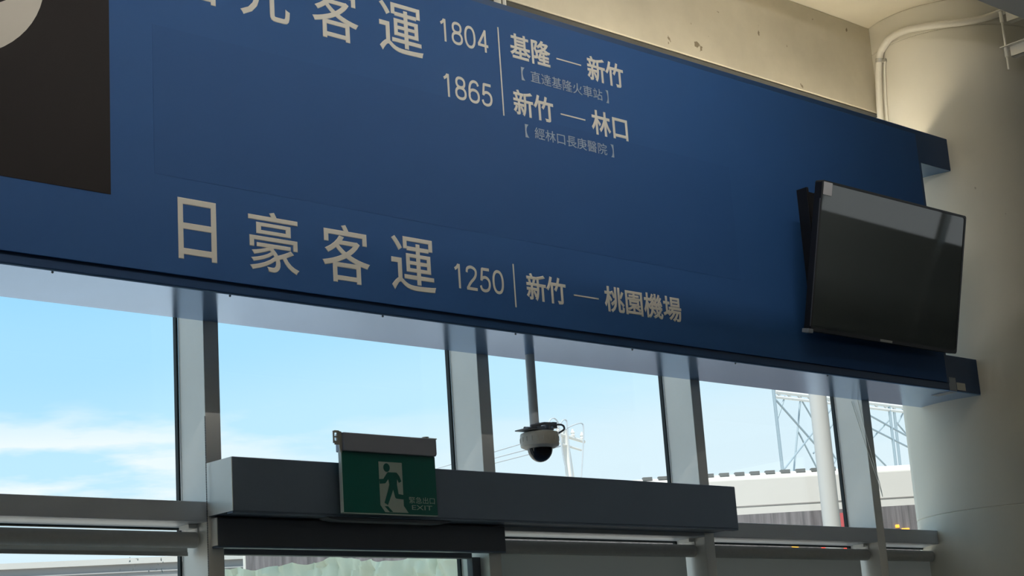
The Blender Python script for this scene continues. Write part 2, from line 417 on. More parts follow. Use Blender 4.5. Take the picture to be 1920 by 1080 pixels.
TY = PF - 0.0003
def ell(cx, cy, rx, ry, a0, a1, n=26, p=2.3):
    out = []
    for i in range(n + 1):
        a = R(a0 + (a1 - a0) * i / n); c, s_ = math.cos(a), math.sin(a)
        out.append((cx + rx * math.copysign(abs(c) ** (2 / p), c), cy + ry * math.copysign(abs(s_) ** (2 / p), s_)))
    return out
def sp2(pts, k=6): return [(v.x, v.y) for v in smooth_path([(x, y, 0) for x, y in pts], k)]
HW = 0.044
DIG = {'0': [ell(0.25, 0.36, 0.25 - HW, 0.36 - HW, 0, 360, 40)],
       '1': [[(0.30, 0.0), (0.30, 0.715)], sp2([(0.275, 0.70), (0.21, 0.615), (0.115, 0.555)])],
       '2': [sp2([(0.045, 0.51), (0.08, 0.63), (0.24, 0.682), (0.41, 0.62), (0.44, 0.50), (0.37, 0.37), (0.19, 0.21), (0.06, 0.045)]) + [(0.06, 0.04)], [(0.02, 0.04), (0.48, 0.04)]],
       '4': [[(0.365, 0.0), (0.365, 0.72)], [(0.375, 0.70), (0.045, 0.215)], [(0.02, 0.21), (0.49, 0.21)]],
       '5': [[(0.45, 0.68), (0.125, 0.68)], [(0.14, 0.70), (0.085, 0.33)], sp2([(0.085, 0.34), (0.16, 0.42), (0.30, 0.435), (0.42, 0.36), (0.445, 0.22), (0.38, 0.09), (0.24, 0.038), (0.10, 0.07), (0.045, 0.18)])],
       '6': [ell(0.255, 0.225, 0.205, 0.187, 0, 360, 36), sp2([(0.45, 0.56), (0.40, 0.65), (0.28, 0.682), (0.15, 0.63), (0.075, 0.50), (0.055, 0.32), (0.06, 0.20)])],
       '8': [ell(0.25, 0.535, 0.175, 0.147, 0, 360, 34), ell(0.25, 0.205, 0.205, 0.167, 0, 360, 36)]}
def digit_into(bm, ch, x0, x1, z0, z1, y):
    sx = (x1 - x0) / 0.5; sz = (z1 - z0) / 0.72
    for li, pts in enumerate(DIG[ch]):
        L_ = []; n_ = len(pts); closed = math.dist(pts[0], pts[-1]) < 1e-6
        for i, (px, pz) in enumerate(pts):
            a = pts[i - 1] if i else (pts[-2] if closed else pts[0]); b = pts[i + 1] if i < n_ - 1 else (pts[1] if closed else pts[-1])
            dx, dz = b[0] - a[0], b[1] - a[1]; l = math.hypot(dx, dz) or 1
            nx, nz = -dz / l * HW, dx / l * HW
            yy = y - 0.0006 - 0.0001 * li
            L_.append((bm.verts.new((x0 + (px + nx) * sx, yy, z0 + (pz + nz) * sz)), bm.verts.new((x0 + (px - nx) * sx, yy, z0 + (pz - nz) * sz))))
        for a, b in zip(L_, L_[1:]): bm.faces.new((a[0], b[0], b[1], a[1]))
def number(word, x0, x1, z0, z1):
    p = SGN_FACE
    step = (x1 - x0) / 3.86
    for i, ch in enumerate(word):
        bm = B(); digit_into(bm, ch, x0 - 0.008 + i * step, x0 - 0.008 + i * step + step * 0.86, z0, z1, TY); obj('route_digit', bm, M['letter'], p)
def line(name, items, m, weight=0.0):
    for it in items:
        bm = B()
        if it[0] == '#': box(bm, it[1], it[2], TY - 0.0012, TY, it[3], it[4]); obj('dash_bar' if it[2] - it[1] > 0.05 else name, bm, m, SGN_FACE)
        else: text_into(bm, *it, TY, weight); obj(name, bm, m, SGN_FACE)
Zb, Zt = 3.064, 3.268
WB = 0.008
line('company_lettering', [('日', 2.809, 2.951, 3.065, 3.266, ), ('豪', 3.073, 3.270, 3.063, 3.268), ('客', 3.366, 3.568, 3.064, 3.269), ('運', 3.661, 3.860, 3.068, 3.266)], M['letter'], WB)
line('company_lettering', [('國', 2.790, 2.971, 3.950, 4.148), ('光', 3.068, 3.271, 3.950, 4.153), ('客', 3.366, 3.568, 3.944, 4.150), ('運', 3.661, 3.864, 3.954, 4.150)], M['letter'], WB)
number('1804', 3.950, 4.198, 4.053, 4.144)
number('1865', 3.950, 4.201, 3.835, 3.926)
number('1250', 3.947, 4.195, 3.107, 3.198)
line('divider_bar', [('#', 4.2425, 4.2485, 3.814, 4.173)], M['letter'])
line('divider_bar', [('#', 4.237, 4.243, 3.067, 3.232)], M['letter'])
WH = 0.022
line('route_lettering', [('基隆', 4.303, 4.520, 4.062, 4.168), ('#', 4.551, 4.688, 4.109, 4.1145), ('新竹', 4.722, 4.932, 4.060, 4.166)], M['letter'], WH)
line('route_lettering', [('新竹', 4.300, 4.513, 3.831, 3.936), ('#', 4.551, 4.687, 3.8775, 3.883), ('林口', 4.722, 4.930, 3.832, 3.936)], M['letter'], WH)
line('route_lettering', [('新竹', 4.300, 4.506, 3.103, 3.208), ('#', 4.546, 4.681, 3.1465, 3.152), ('桃園機場', 4.714, 5.156, 3.104, 3.208)], M['letter'], WH)
line('note_lettering', [('【', 4.353, 4.372, 3.980, 4.034), ('直達基隆火車站', 4.402, 4.797, 3.983, 4.030), ('】', 4.817, 4.832, 3.979, 4.034)], M['letter_small'], 0.0)
line('note_lettering', [('【', 4.352, 4.371, 3.748, 3.801), ('經林口長庚醫院', 4.402, 4.797, 3.752, 3.799), ('】', 4.820, 4.836, 3.750, 3.804)], M['letter_small'], 0.0)
for k in range(9):
    s = B(); bmesh.ops.create_uvsphere(s, u_segments=10, v_segments=6, radius=0.004, matrix=Matrix.Translation((1.15 + 0.62 * k, 4.507, 2.9722)))
    obj('screw', s, M['dark_metal'], SGN)

tp = B(); box(tp, 7.038, 7.097, RY - 0.0012, RY, 2.976, 3.041); box(tp, 7.038, 7.097, RY - 0.0012, 4.60, 2.9705, 2.9722)
tag(obj('tape_strip', tp, M['tape'], loc=(7.07, RY, 2.976)), 'strip of grey tape folded under the bottom rail of the blue sign', 'tape')
tag(obj('paper_label', bx(7.103, 7.175, RY - 0.001, RY, 2.984, 3.020), M['paper2'], loc=(7.14, RY, 2.984)), 'small cream paper label beside the grey tape on the blue rail', 'label')

# ================================================================== TELEVISION (tilted forward)
TVA = R(13.3)
MNT = thing('television_mount', 'dark steel wall mount on the blue sign behind the television', 'wall mount', (6.42, 4.485, 3.45))
obj('wall_plate', bx(6.15, 6.70, 4.470, 4.4845, 3.36, 3.56), M['tv_case'], MNT, bevel=0.002)
for x in (6.005, 6.71):
    rl = B(); box(rl, x, x + 0.014, 4.428, 4.4845, 3.30, 3.802); box(rl, x + 0.014, x + 0.105, 4.470, 4.4845, 3.30, 3.802); box(rl, x + 0.105, x + 0.119, 4.428, 4.4845, 3.30, 3.802)
    obj('upright', rl, M['tv_case'], MNT, bevel=0.001)
    obj('tilt_arm', tube(B(), [(x + 0.06, 4.475, 3.62), (x + 0.06, 4.352, 3.61)], 0.012, 8), M['dark_metal'], MNT)
    obj('tilt_arm', tube(B(), [(x + 0.06, 4.475, 3.36), (x + 0.06, 4.418, 3.35)], 0.012, 8), M['dark_metal'], MNT)
TV = thing('television', 'black flat television tilted forward from the blue sign, screen off', 'television', (6.422, 4.3235, 3.45), (TVA, 0, 0))
def rrect(x0, x1, z0, z1, r, k=5):
    out = []
    for cx, cz, a0 in ((x1 - r, z1 - r, 0), (x0 + r, z1 - r, 90), (x0 + r, z0 + r, 180), (x1 - r, z0 + r, 270)):
        for i in range(k + 1):
            a = R(a0 + 90 * i / k); out.append((cx + r * math.cos(a), cz + r * math.sin(a)))
    return out
TX0, TX1, TZ0, TZ1 = -0.543, 0.560, -0.330, 0.324
obj('casing', prism_xz(B(), rrect(TX0, TX1, TZ0, TZ1, 0.012), 0.003, 0.036), M['tv_case'], TV, local=True, bevel=0.002)
obj('back_housing', prism_xz(B(), rrect(-0.40, 0.42, -0.26, 0.20, 0.03), 0.036, 0.062), M['tv_case'], TV, local=True, bevel=0.006)
def ring_xz(o, i, y0, y1):
    bm = B(); n = len(o)
    a = [bm.verts.new((x, y0, z)) for x, z in o]; b = [bm.verts.new((x, y0, z)) for x, z in i]
    c = [bm.verts.new((x, y1, z)) for x, z in o]; d = [bm.verts.new((x, y1, z)) for x, z in i]
    for k in range(n):
        j = (k + 1) % n
        bm.faces.new((a[k], a[j], b[j], b[k])); bm.faces.new((a[k], c[k], c[j], a[j])); bm.faces.new((b[k], b[j], d[j], d[k]))
    return bm
obj('bezel', ring_xz(rrect(TX0, TX1, TZ0, TZ1, 0.012), rrect(TX0 + 0.009, TX1 - 0.012, TZ0 + 0.016, TZ1 - 0.010, 0.012), -0.002, 0.006), M['tv_case'], TV, local=True)
obj('screen', prism_xz(B(), rrect(TX0 + 0.0085, TX1 - 0.0115, TZ0 + 0.0155, TZ1 - 0.0095, 0.012), 0.0005, 0.004), M['screen'], TV, local=True)
obj('side_strip', bx(TX0 - 0.0015, TX0 + 0.0005, -0.001, 0.004, TZ0 + 0.02, TZ1 - 0.08), M['tv_edge'], TV, local=True)
tag(obj('sticker', bx(-0.531, -0.471, -0.0032, -0.002, 0.262, 0.318), M['paper'], TV, local=True), 'pale paper sticker')
tag(obj('corner_guard', bx(-0.562, -0.529, -0.006, 0.030, -0.340, -0.322), M['tape'], TV, local=True, bevel=0.002), 'grey corner protector')
tag(obj('brand_plate', bx(-0.045, 0.046, -0.0035, -0.002, -0.3285, -0.318), M['steel'], TV, local=True), 'plain silver plate')

# ================================================================== DOOR HEADER, OPERATOR, EXIT SIGN
HD = thing('door_header', 'long dark grey header box across two bays behind the green exit sign', 'door header', (4.4, 4.685, 2.31))
obj('casing', bx(3.1195, 5.622, 4.685, FY, 2.3115, 2.489), M['alu_dark'], HD, bevel=0.003)
tag(obj('end_cap', bx(3.1175, 3.1200, 4.686, FY, 2.3125, 2.488), M['alu'], HD), 'pale end plate')
obj('bottom_lip', bx(3.1195, 5.622, 4.688, 4.72, 2.306, 2.3115), M['alu_dark'], HD)
OP = thing('door_operator', 'nearly black sliding door track cover tucked under the header box', 'door operator', (3.77, 4.80, 2.205))
obj('cover', bx(3.132, 4.400, 4.797, FY - 0.0005, 2.214, 2.3050), M['operator'], OP, bevel=0.003)
tag(obj('end_plate', bx(3.1295, 3.1318, 4.798, FY - 0.0005, 2.2145, 2.3045), M['alu'], OP), 'pale end plate')
tag(obj('lower_lip', bx(3.132, 4.400, 4.799, FY - 0.001, 2.2085, 2.2138), M['alu_dark'], OP), 'grey lip')
tag(obj('motion_sensor', prism_xz(B(), [(3.50, 2.305), (4.06, 2.305), (4.04, 2.298), (4.0, 2.294), (3.56, 2.294), (3.52, 2.298)], 4.70, 4.75), M['operator'], loc=(3.78, 4.72, 2.30), bevel=0.001), 'slim black sensor bar under the header just below the exit sign', 'sensor')
# sliding door leaf with glass, behind the operator cover
dr = struct_root('door_1', (3.77, 4.90, 0))
st = B(); box(st, 3.182, 3.212, 4.885, 4.915, 0.02, 2.20); box(st, 4.305, 4.3445, 4.885, 4.915, 0.02, 2.20); box(st, 3.2125, 4.3045, 4.885, 4.915, 0.02, 0.12); box(st, 3.2125, 4.3045, 4.885, 4.915, 2.196, 2.215)
obj('door_frame', st, M['operator'], dr)
obj('door_glass', bx(3.2125, 4.3045, 4.898, 4.904, 0.12, 2.196), M['glass'], dr)
tag(obj('brush_strip', bx(3.1325, 3.139, 4.845, 4.852, 0.02, 2.2075), M['alu'], dr), 'thin pale strip')

EX = thing('exit_sign', 'green emergency exit sign with white running figure mounted on the door header', 'exit sign', (3.74, 4.66, 2.31))
hs = prism_xz(B(), [(3.537, 2.586), (3.949, 2.586), (3.949, 2.530), (3.944, 2.5225), (3.537, 2.5225)], 4.635, 4.682)
obj('housing', hs, M['exit_house'], EX, bevel=0.003)
EXP = obj('panel', bx(3.533, 3.9455, 4.645, 4.660, 2.3145, 2.5225), M['exit_green'], EX, bevel=0.001)
tag(obj('panel_edge', bx(3.5305, 3.5328, 4.6445, 4.660, 2.3145, 2.5225), M['edge_white'], EX), 'pale clear edge')
tag(obj('panel_edge', bx(3.5305, 3.9455, 4.6445, 4.660, 2.3120, 2.3143), M['exit_mark'], EX), 'pale clear edge')
EYY = 4.6448
dm = prism_xz(B(), [(3.6900, 2.4936), (3.7930, 2.4936), (3.7930, 2.3432), (3.8128, 2.3195), (3.7100, 2.3195), (3.6900, 2.3432)], EYY - 0.0004, EYY)
tag(obj('doorway_mark', dm, M['exit_mark'], EXP), 'white doorway shape')
mn = B(); y2 = EYY - 0.0010; y3 = EYY - 0.0004; LV = [0]
def lv():
    LV[0] += 1; return y2 - 0.00003 * LV[0]
def disc(bm, cx, cz, rx, rz, k=20): prism_xz(bm, [(cx + rx * math.cos(2 * math.pi * i / k), cz + rz * math.sin(2 * math.pi * i / k)) for i in range(k)], lv(), y3)
def limb(bm, pts, w):
    for (a, b), (w0, w1) in zip(zip(pts, pts[1:]), zip(w, w[1:])):
        dx, dz = b[0] - a[0], b[1] - a[1]; l = math.hypot(dx, dz); nx, nz = -dz / l, dx / l
        prism_xz(bm, [(a[0] + nx * w0, a[1] + nz * w0), (b[0] + nx * w1, b[1] + nz * w1), (b[0] - nx * w1, b[1] - nz * w1), (a[0] - nx * w0, a[1] - nz * w0)], lv(), y3)
    for (x, z), r in list(zip(pts, w))[:-1]: disc(bm, x, z, r, r, 14)
disc(mn, 3.7242, 2.4738, 0.0140, 0.0150)
prism_xz(mn, [(3.7255, 2.4545), (3.7365, 2.4580), (3.7620, 2.4585), (3.7700, 2.4540), (3.7655, 2.4065), (3.7350, 2.4065)], lv(), y3)
limb(mn, [(3.7320, 2.4500), (3.7120, 2.4265), (3.6905, 2.4245)], [0.0085, 0.0080, 0.0080])
limb(mn, [(3.7640, 2.4510), (3.7730, 2.4420), (3.7812, 2.4255)], [0.0075, 0.0070, 0.0060])
limb(mn, [(3.7430, 2.4120), (3.7345, 2.3900), (3.7155, 2.3480)], [0.0105, 0.0095, 0.0080])
limb(mn, [(3.7560, 2.4140), (3.7640, 2.3760), (3.8070, 2.3722)], [0.0105, 0.0085, 0.0075])
prism_xz(mn, [(3.7085, 2.3398), (3.7225, 2.3398), (3.7440, 2.3205), (3.7295, 2.3205)], y2, y3)
tag(obj('running_figure', mn, M['exit_green'], EXP), 'green running figure')
tx = B(); text_into(tx, '緊急出口', 3.8180, 3.9340, 2.3535, 2.3765, EYY, 0.0, 0.0005); text_into(tx, 'EXIT', 3.8290, 3.9210, 2.3315, 2.3475, EYY, 0.0, 0.0005)
tag(obj('lettering', tx, M['exit_mark'], EXP), 'pale exit lettering')
br = B()
# clip plate with holes on the end of the housing
plate = rrect(3.500, 3.5265, 2.528, 2.592, 0.010, 4)
hole = [(3.5128 + 0.0055 * math.cos(2 * math.pi * k / 24 + R(20)), 2.572 + 0.012 * math.sin(2 * math.pi * k / 24 + R(20))) for k in range(24)]
prism_xz(br, [(3.5265, 2.590), (3.537, 2.588), (3.537, 2.515), (3.530, 2.518), (3.5265, 2.535)], 4.645, 4.650)
for (xa, xb, za, zb) in ((3.502, 3.508, 2.548, 2.590), (3.508, 3.527, 2.584, 2.592), (3.508, 3.527, 2.543, 2.556), (3.518, 3.527, 2.556, 2.584), (3.508, 3.518, 2.567, 2.572)):
    box(br, xa, xb, 4.646, 4.6495, za, zb)
obj('bracket', br, M['steel'], EX)
b2 = B(); tube(b2, [(3.915, 4.655, 2.586), (3.915, 4.655, 2.593)], 0.013, 14); box(b2, 3.93, 3.966, 4.652, 4.658, 2.587, 2.591)
obj('bracket', b2, M['steel'], EX)

# ================================================================== DOME CAMERA
CM = thing('dome_camera', 'white dome security camera on a grey pole in front of the window', 'security camera', (4.612, 4.76, 2.972))
cc = (4.577, 4.76)
K = 4.76 / 4.80
def cz(z): return 1.6 + (z - 1.6) * K
tag(obj('pole', tube(B(), [(4.556, 4.76, 2.9725), (4.556, 4.76, cz(2.700))], 0.0185, 20), M['pole'], CM, smooth=True), 'grey painted pole')
bk = B()
box(bk, 4.478, 4.60, 4.715, 4.79, cz(2.6790), cz(2.6835)); box(bk, 4.505, 4.625, 4.725, 4.785, cz(2.684), cz(2.690))
tube(bk, [(4.497, 4.72, cz(2.690)), (4.56, 4.71, cz(2.703)), (4.63, 4.72, cz(2.708))], 0.006, 8)
tube(bk, [(4.52, 4.78, cz(2.694)), (4.60, 4.79, cz(2.700)), (4.645, 4.77, cz(2.712))], 0.006, 8)
box(bk, 4.622, 4.644, 4.725, 4.752, cz(2.692), cz(2.716)); box(bk, 4.535, 4.548, 4.715, 4.735, cz(2.684), cz(2.706)); box(bk, 4.585, 4.597, 4.712, 4.73, cz(2.684), cz(2.704))
obj('bracket', bk, M['dark_metal'], CM, bevel=0.001)
ht, hb = cz(2.676), cz(2.622)
hp = [(0.035, ht + 0.003), (0.064, ht), (0.0725, ht - 0.003), (0.0745, ht - 0.009), (0.0750, hb + 0.006), (0.0735, hb + 0.000), (0.056, hb - 0.009), (0.044, hb - 0.009)]
CMH = obj('housing', lathe(B(), hp, (*cc, 0), 56), M['cam_white'], CM, smooth=True)
for k in range(20):
    a = 2 * math.pi * k / 20 + 0.1
    f = B(); tube(f, [(cc[0] + 0.0742 * math.cos(a), cc[1] + 0.0742 * math.sin(a), ht - 0.020), (cc[0] + 0.0742 * math.cos(a), cc[1] + 0.0742 * math.sin(a), hb + 0.016)], 0.0026, 6)
    obj('fin', f, M['cam_white'], CMH)
dp = [(0.0492, 0.0)] + [(0.049 * math.cos(R(a)), -0.055 * math.sin(R(a))) for a in range(6, 90, 7)] + [(0.001, -0.0552)]
obj('dome', lathe(B(), dp, (*cc, hb - 0.006), 48), M['dome'], CM, smooth=True)
cbl = smooth_path([(4.60, 4.73, cz(2.70)), (4.655, 4.715, cz(2.705)), (4.675, 4.72, cz(2.690)), (4.662, 4.74, cz(2.676))])
obj('cable', tube(B(), cbl, 0.004, 8), M['dark_metal'], CM)

# ================================================================== ROLLER BLINDS
def blind(x0, x1, drop, label, short=0.018):
    b = thing('roller_blind', label, 'blind', ((x0 + x1) / 2, 4.91, 2.245), group='roller blinds under the window transom')
    r = tube(B(), [(x0 + 0.004, 4.905, 2.2435), (x1 - 0.006, 4.905, 2.2435)], 0.0265, 28)
    obj('roll', r, M['blind'], b, smooth=True)
    obj('fabric', bx(x0 + 0.004, x1 - short, 4.931, 4.9318, drop, 2.247), M['screen_cloth'], b)
    obj('hem_bar', bx(x0 + 0.004, x1 - short, 4.928, 4.936, drop - 0.006, drop + 0.006), M['blind'], b)
    for xx in (x0 + 0.0005, x1 - 0.0035):
        k = B(); box(k, xx, xx + 0.003, 4.89, 4.96, 2.240, 2.294); box(k, xx - (0.03 if xx > x0 + .1 else 0), xx + (0 if xx > x0 + .1 else 0.03), 4.895, 4.955, 2.281, 2.294)
        tag(obj('bracket', k, M['white'], b), 'white end bracket')
    return b
blind(MX[2] + 0.06, MX[3], 2.200, 'grey roller blind rolled almost fully up under the left transom')
blind(MX[4] + 0.06, MX[5], 0.9, 'grey roller blind pulled down between the black door cover and the header end', 0.022)
blind(MX[5] + 0.06, MX[6], 0.9, 'grey roller blind pulled down below the white bus', 0.022)
blind(MX[6] + 0.06, 7.42, 0.9, 'narrow grey roller blind pulled down next to the round column')

# bead chain and cords
ch = B()
for k in range(150):
    z = 2.64 - 0.0056 * k
    bmesh.ops.create_icosphere(ch, subdivisions=1, radius=0.0023, matrix=Matrix.Translation((3.1085, 4.822, z)))
tube(ch, [(3.1085, 4.822, 2.645), (3.1085, 4.822, 1.79)], 0.0006, 5)
tag(obj('bead_chain', ch, M['chain'], loc=(3.1085, 4.822, 1.79)), 'thin beaded blind chain hanging beside the mullion by the header end', 'chain')
cd = B()
tube(cd, smooth_path([(6.794, 4.888, 2.975), (6.792, 4.84, 2.78), (6.791, 4.786, 2.565), (6.791, 4.772, 2.50)]), 0.0016, 6)
tube(cd, smooth_path([(6.794, 4.851, 2.975), (6.792, 4.82, 2.78), (6.791, 4.780, 2.565), (6.791, 4.772, 2.50)]), 0.0016, 6)
tag(obj('pull_cord', cd, M['pipe'], loc=(6.792, 4.80, 2.50)), 'pale looped blind cord hanging on the mullion nearest the column', 'cord')

# ================================================================== CONDUITS, TRAY, HANGER
def on_col(x, y, z, r): 
    d = Vector((x - CX, y - CY)); d = d.normalized() * r
    return (CX + d.x, CY + d.y, z)
PR = 0.0185
path = [(7.283, 4.851, 4.20), (7.283, 4.851, 4.491), (7.276, 4.833, 4.675), (7.268, 4.806, 4.800), (7.262, 4.780, 4.852), (7.252, 4.728, 4.886), (7.249, 4.658, 4.899), (7.257, 4.581, 4.898), (7.300, 4.451, 4.884), (7.356, 4.361, 4.877), (7.432, 4.284, 4.888), (7.493, 4.241, 4.909), (7.53, 4.20, 4.93)]
path = [on_col(x, y, z, CR + PR + 0.002) for x, y, z in path]
CD = thing('conduit', 'thick cream conduit pipe bending up and around the round column', 'pipe', path[0])
obj('pipe', tube(B(), smooth_path(path, 7), PR, 16), M['pipe'], CD, smooth=True)
cl = B(); tube(cl, [(7.268, 4.806, 4.792), (7.266, 4.802, 4.812)], PR + 0.003, 16); box(cl, 7.262, 7.274, 4.765, 4.79, 4.785, 4.80)
tag(obj('pipe_clamp', cl, M['steel'], CD), 'steel clamp')
obj('coupling', tube(B(), [path[4], path[5]], PR + 0.0012, 16), M['pipe'], CD, smooth=True)
thin = [on_col(x, y, z, CR + 0.0075) for x, y, z in ((7.29, 4.812, 4.20), (7.29, 4.812, 4.482), (7.283, 4.792, 4.693), (7.276, 4.775, 4.80))]
tag(obj('cable', tube(B(), smooth_path(thin), 0.0065, 10), M['pipe'], smooth=True, loc=thin[0]), 'thin pale cable running up the column beside the thick conduit', 'cable')
tag(obj('conduit', tube(B(), [(4.430, 4.67, 4.20), (4.430, 4.67, 5.02)], 0.0145, 16), M['pipe'], smooth=True, loc=(4.430, 4.66, 4.286)), 'cream pipe rising from the top of the sign to the ceiling', 'pipe')
tag(obj('conduit', tube(B(), [(4.468, 4.67, 4.20), (4.468, 4.67, 5.02)], 0.0075, 12), M['white'], smooth=True, loc=(4.468, 4.66, 4.286)), 'thin white pipe beside the cream pipe above the sign', 'pipe')

TR = thing('cable_tray', 'white metal cable tray hanging near the ceiling above the column', 'cable tray', (7.6, 3.7, 4.645))
t = B()
box(t, 5.2, 12, 3.50, 3.849, 4.645, 4.649)
box(t, 5.2, 12, 3.845, 3.849, 4.649, 4.71); box(t, 5.2, 12, 3.50, 3.504, 4.649, 4.71)
obj('trough', t, M['white'], TR, bevel=0.0008)
obj('rim', tube(B(), [(5.2, 3.847, 4.6515), (12, 3.847, 4.6515)], 0.0075, 10), M['white'], TR, smooth=True)
HG = thing('tray_hanger', 'pale steel strut hanger with threaded rod under the cable tray', 'hanger', (7.31, 4.1, 4.52))
obj('rod', tube(B(), [(7.306, 4.10, 5.02), (7.304, 4.10, 4.525)], 0.0055, 10), M['pipe'], HG)
for z0, z1, y0 in ((4.770, 4.8355, 4.078), (4.588, 4.6445, 4.082)):
    s = B(); box(s, 7.312, 7.352, 3.44, y0, z0, z0 + 0.002); box(s, 7.312, 7.3145, 3.44, y0, z0, z1); box(s, 7.285, 7.352, 3.44, y0 + 0.04, z1 - 0.004, z1)
    obj('strut', s, M['pipe'], HG)
    obj('nut', tube(B(), [(7.304, 4.10, z0 + 0.002), (7.304, 4.10, z1 - 0.005)], 0.0095, 8), M['pipe'], HG)

# ================================================================== HALL LAMPS (behind the viewer)
lamp_first = None
LP = [(0.6, 2.9), (2.1, 2.9), (3.6, 2.9), (5.2, 3.15)]
for i, (x, y) in enumerate(LP):
    l = thing('ceiling_light', 'long indirect fluorescent pendant hung below the hall ceiling', 'ceiling light', (x, y, 5.02), group='ceiling lights of the hall')
    lb = B(); box(lb, x - 0.64, x + 0.64, y - 0.105, y + 0.105, 4.335, 4.355); box(lb, x - 0.64, x - 0.63, y - 0.105, y + 0.105, 4.355, 4.456); box(lb, x + 0.63, x + 0.64, y - 0.105, y + 0.105, 4.355, 4.456)  # wide tray and end plates shaped to keep light off mullions and column
    obj('lamp_body', lb, M['white'], l)
    for s_ in (-0.5, 0.5): obj('suspension_rod', tube(B(), [(x + s_, y, 4.355), (x + s_, y, 5.02)], 0.006, 8), M['steel'], l)
    obj('lamp_tube', tube(B(), [(x - 0.62, y, 4.455), (x + 0.62, y, 4.455)], 0.004, 10), M['lamp'], l, smooth=True)

# strip lamp lying hidden behind the top rail of the sign, washing the beam and the ceiling
CL = thing('cove_light', 'slim strip lamp lying behind the top rail of the blue sign', 'strip light', (6.0, 4.72, 4.15))
obj('lamp_body', bx(4.75, 7.22, 4.69, 4.75, 4.13, 4.17), M['white'], CL)
obj('lamp_tube', tube(B(), [(4.78, 4.72, 4.19), (7.20, 4.72, 4.19)], 0.013, 12), M['cove'], CL, smooth=True)

# ================================================================== OUTSIDE
S('ground', bx(-60, 90, 5.06, 140, -0.25, -0.02), M['asphalt'])
PS = thing('post', 'thick white round post standing outside between the windows and the bus', 'post', (9.22, 6.9, -0.02))
obj('shaft', tube(B(), [(9.222, 6.9, -0.02), (9.222, 6.9, 4.3)], 0.058, 32), M['post'], PS, smooth=True)
obj('base_flange', lathe(B(), [(0.13, 0), (0.13, 0.02), (0.06, 0.03)], (9.222, 6.9, -0.02), 24), M['post'], PS, smooth=True)

# bus, side on, leaving at a slant
BA = math.atan2(-0.613, 0.79)
BUS = thing('bus', 'white bus with dark grimy windows parked outside beyond the white post', 'bus', (9.94, 8.524, -0.02), (0, 0, BA))
X0, X1 = -3.5, 2.7
bd = B()
pr = [(0.0, 0.35), (0.0, 3.02), (0.004, 3.27), (0.05, 3.315), (2.4, 3.33), (2.46, 3.2), (2.46, 0.35)]
va = [bd.verts.new((X0, y, z)) for y, z in pr]; vb = [bd.verts.new((X1, y, z)) for y, z in pr]
bd.faces.new(va); bd.faces.new(vb[::-1])
for i in range(len(pr)): bd.faces.new((va[i], vb[i], vb[(i + 1) % len(pr)], va[(i + 1) % len(pr)]))
obj('body', bd, M['bus_white'], BUS, local=True, bevel=0.01)
tag(obj('window_band', bx(X0 + 0.02, X1 - 0.1, -0.006, 0.004, 1.55, 3.0), M['bus_glass'], BUS, local=True), 'dark grimy window band')
obj('seam', bx(X0 + 0.02, X1 - 0.02, -0.003, 0.004, 3.058, 3.066), M['bus_line'], BUS, local=True)
for k in range(13):
    x = -0.50 + 0.118 * k
    obj('vent', bx(x, x + 0.072, 0.028, 0.075, 3.302, 3.327), M['bus_dark'], BUS, local=True)
for (x, z, w, m) in ((0.60, 2.735, 0.05, 'amber'), (0.82, 2.715, 0.04, 'redl'), (0.975, 2.702, 0.055, 'redl'), (1.40, 2.845, 0.03, 'amber'), (1.46, 2.815, 0.06, 'amber')):
    obj('marker_light', bx(x - w / 2, x + w / 2, -0.02, -0.006, z - 0.012, z + 0.012), M[m], BUS, local=True, bevel=0.004)
tag(obj('reflector', bx(0.945, 0.995, -0.012, -0.006, 2.80, 2.97), M['red_paint'], BUS, local=True), 'red panel')
for x in (X0 + 1.2, X1 - 1.1):
    for ys in (-0.01, 2.2):
        w = B(); n_ = 28
        a = [w.verts.new((x + 0.48 * math.cos(2 * math.pi * k / n_), ys, 0.5 + 0.48 * math.sin(2 * math.pi * k / n_))) for k in range(n_)]
        b = [w.verts.new((x + 0.48 * math.cos(2 * math.pi * k / n_), ys + 0.27, 0.5 + 0.48 * math.sin(2 * math.pi * k / n_))) for k in range(n_)]
        w.faces.new(a); w.faces.new(b[::-1])
        for k in range(n_): w.faces.new((a[k], b[k], b[(k + 1) % n_], a[(k + 1) % n_]))
        obj('wheel', w, M['gasket'], BUS, local=True)

# steel lattice frame far behind the bus
LT = thing('lattice_frame', 'tall pale steel lattice frame with crossed braces rising behind the bus', 'lattice tower', (40, 30, -0.02))
def seg(name, a, b, r, m, y0=30.0, y1=None):
    y1 = y1 or y0
    def P(p, y): k = y / 30.0; return (p[0] * k, y, 1.6 + (p[1] - 1.6) * k)
    return obj(name, tube(B(), [P(a, y0), P(b, y1)], r * 0.72, 8), M[m], LT)
seg('leg', (38.07, 11.2), (38.25, 0.05), 0.065, 'lattice')
seg('leg', (39.33, 10.1), (38.3, 6.8), 0.038, 'lattice', 31.5)
seg('brace', (38.158, 9.822), (40.2, 8.30), 0.042, 'lattice')
seg('brace', (39.016, 8.964), (39.80, 7.80), 0.035, 'lattice', 31.5)
seg('brace', (38.584, 9.961), (38.11, 9.241), 0.035, 'lattice', 31.5)
seg('brace', (39.323, 9.908), (40.6, 8.3), 0.035, 'lattice', 31.5)
seg('brace', (40.75, 9.80), (38.15, 7.83), 0.038, 'lattice')
seg('brace', (41.3, 9.85), (39.6, 8.38), 0.034, 'lattice', 31.5)
seg('brace', (41.3, 9.0), (40.0, 7.6), 0.034, 'lattice', 31.5)
seg('leg', (43.58, 11.2), (43.50, 0.05), 0.060, 'lattice')
seg('leg', (43.81, 10.0), (43.62, 0.05), 0.062, 'lattice', 31.5)
seg('brace', (42.2, 9.775), (44.6, 9.086), 0.042, 'lattice')
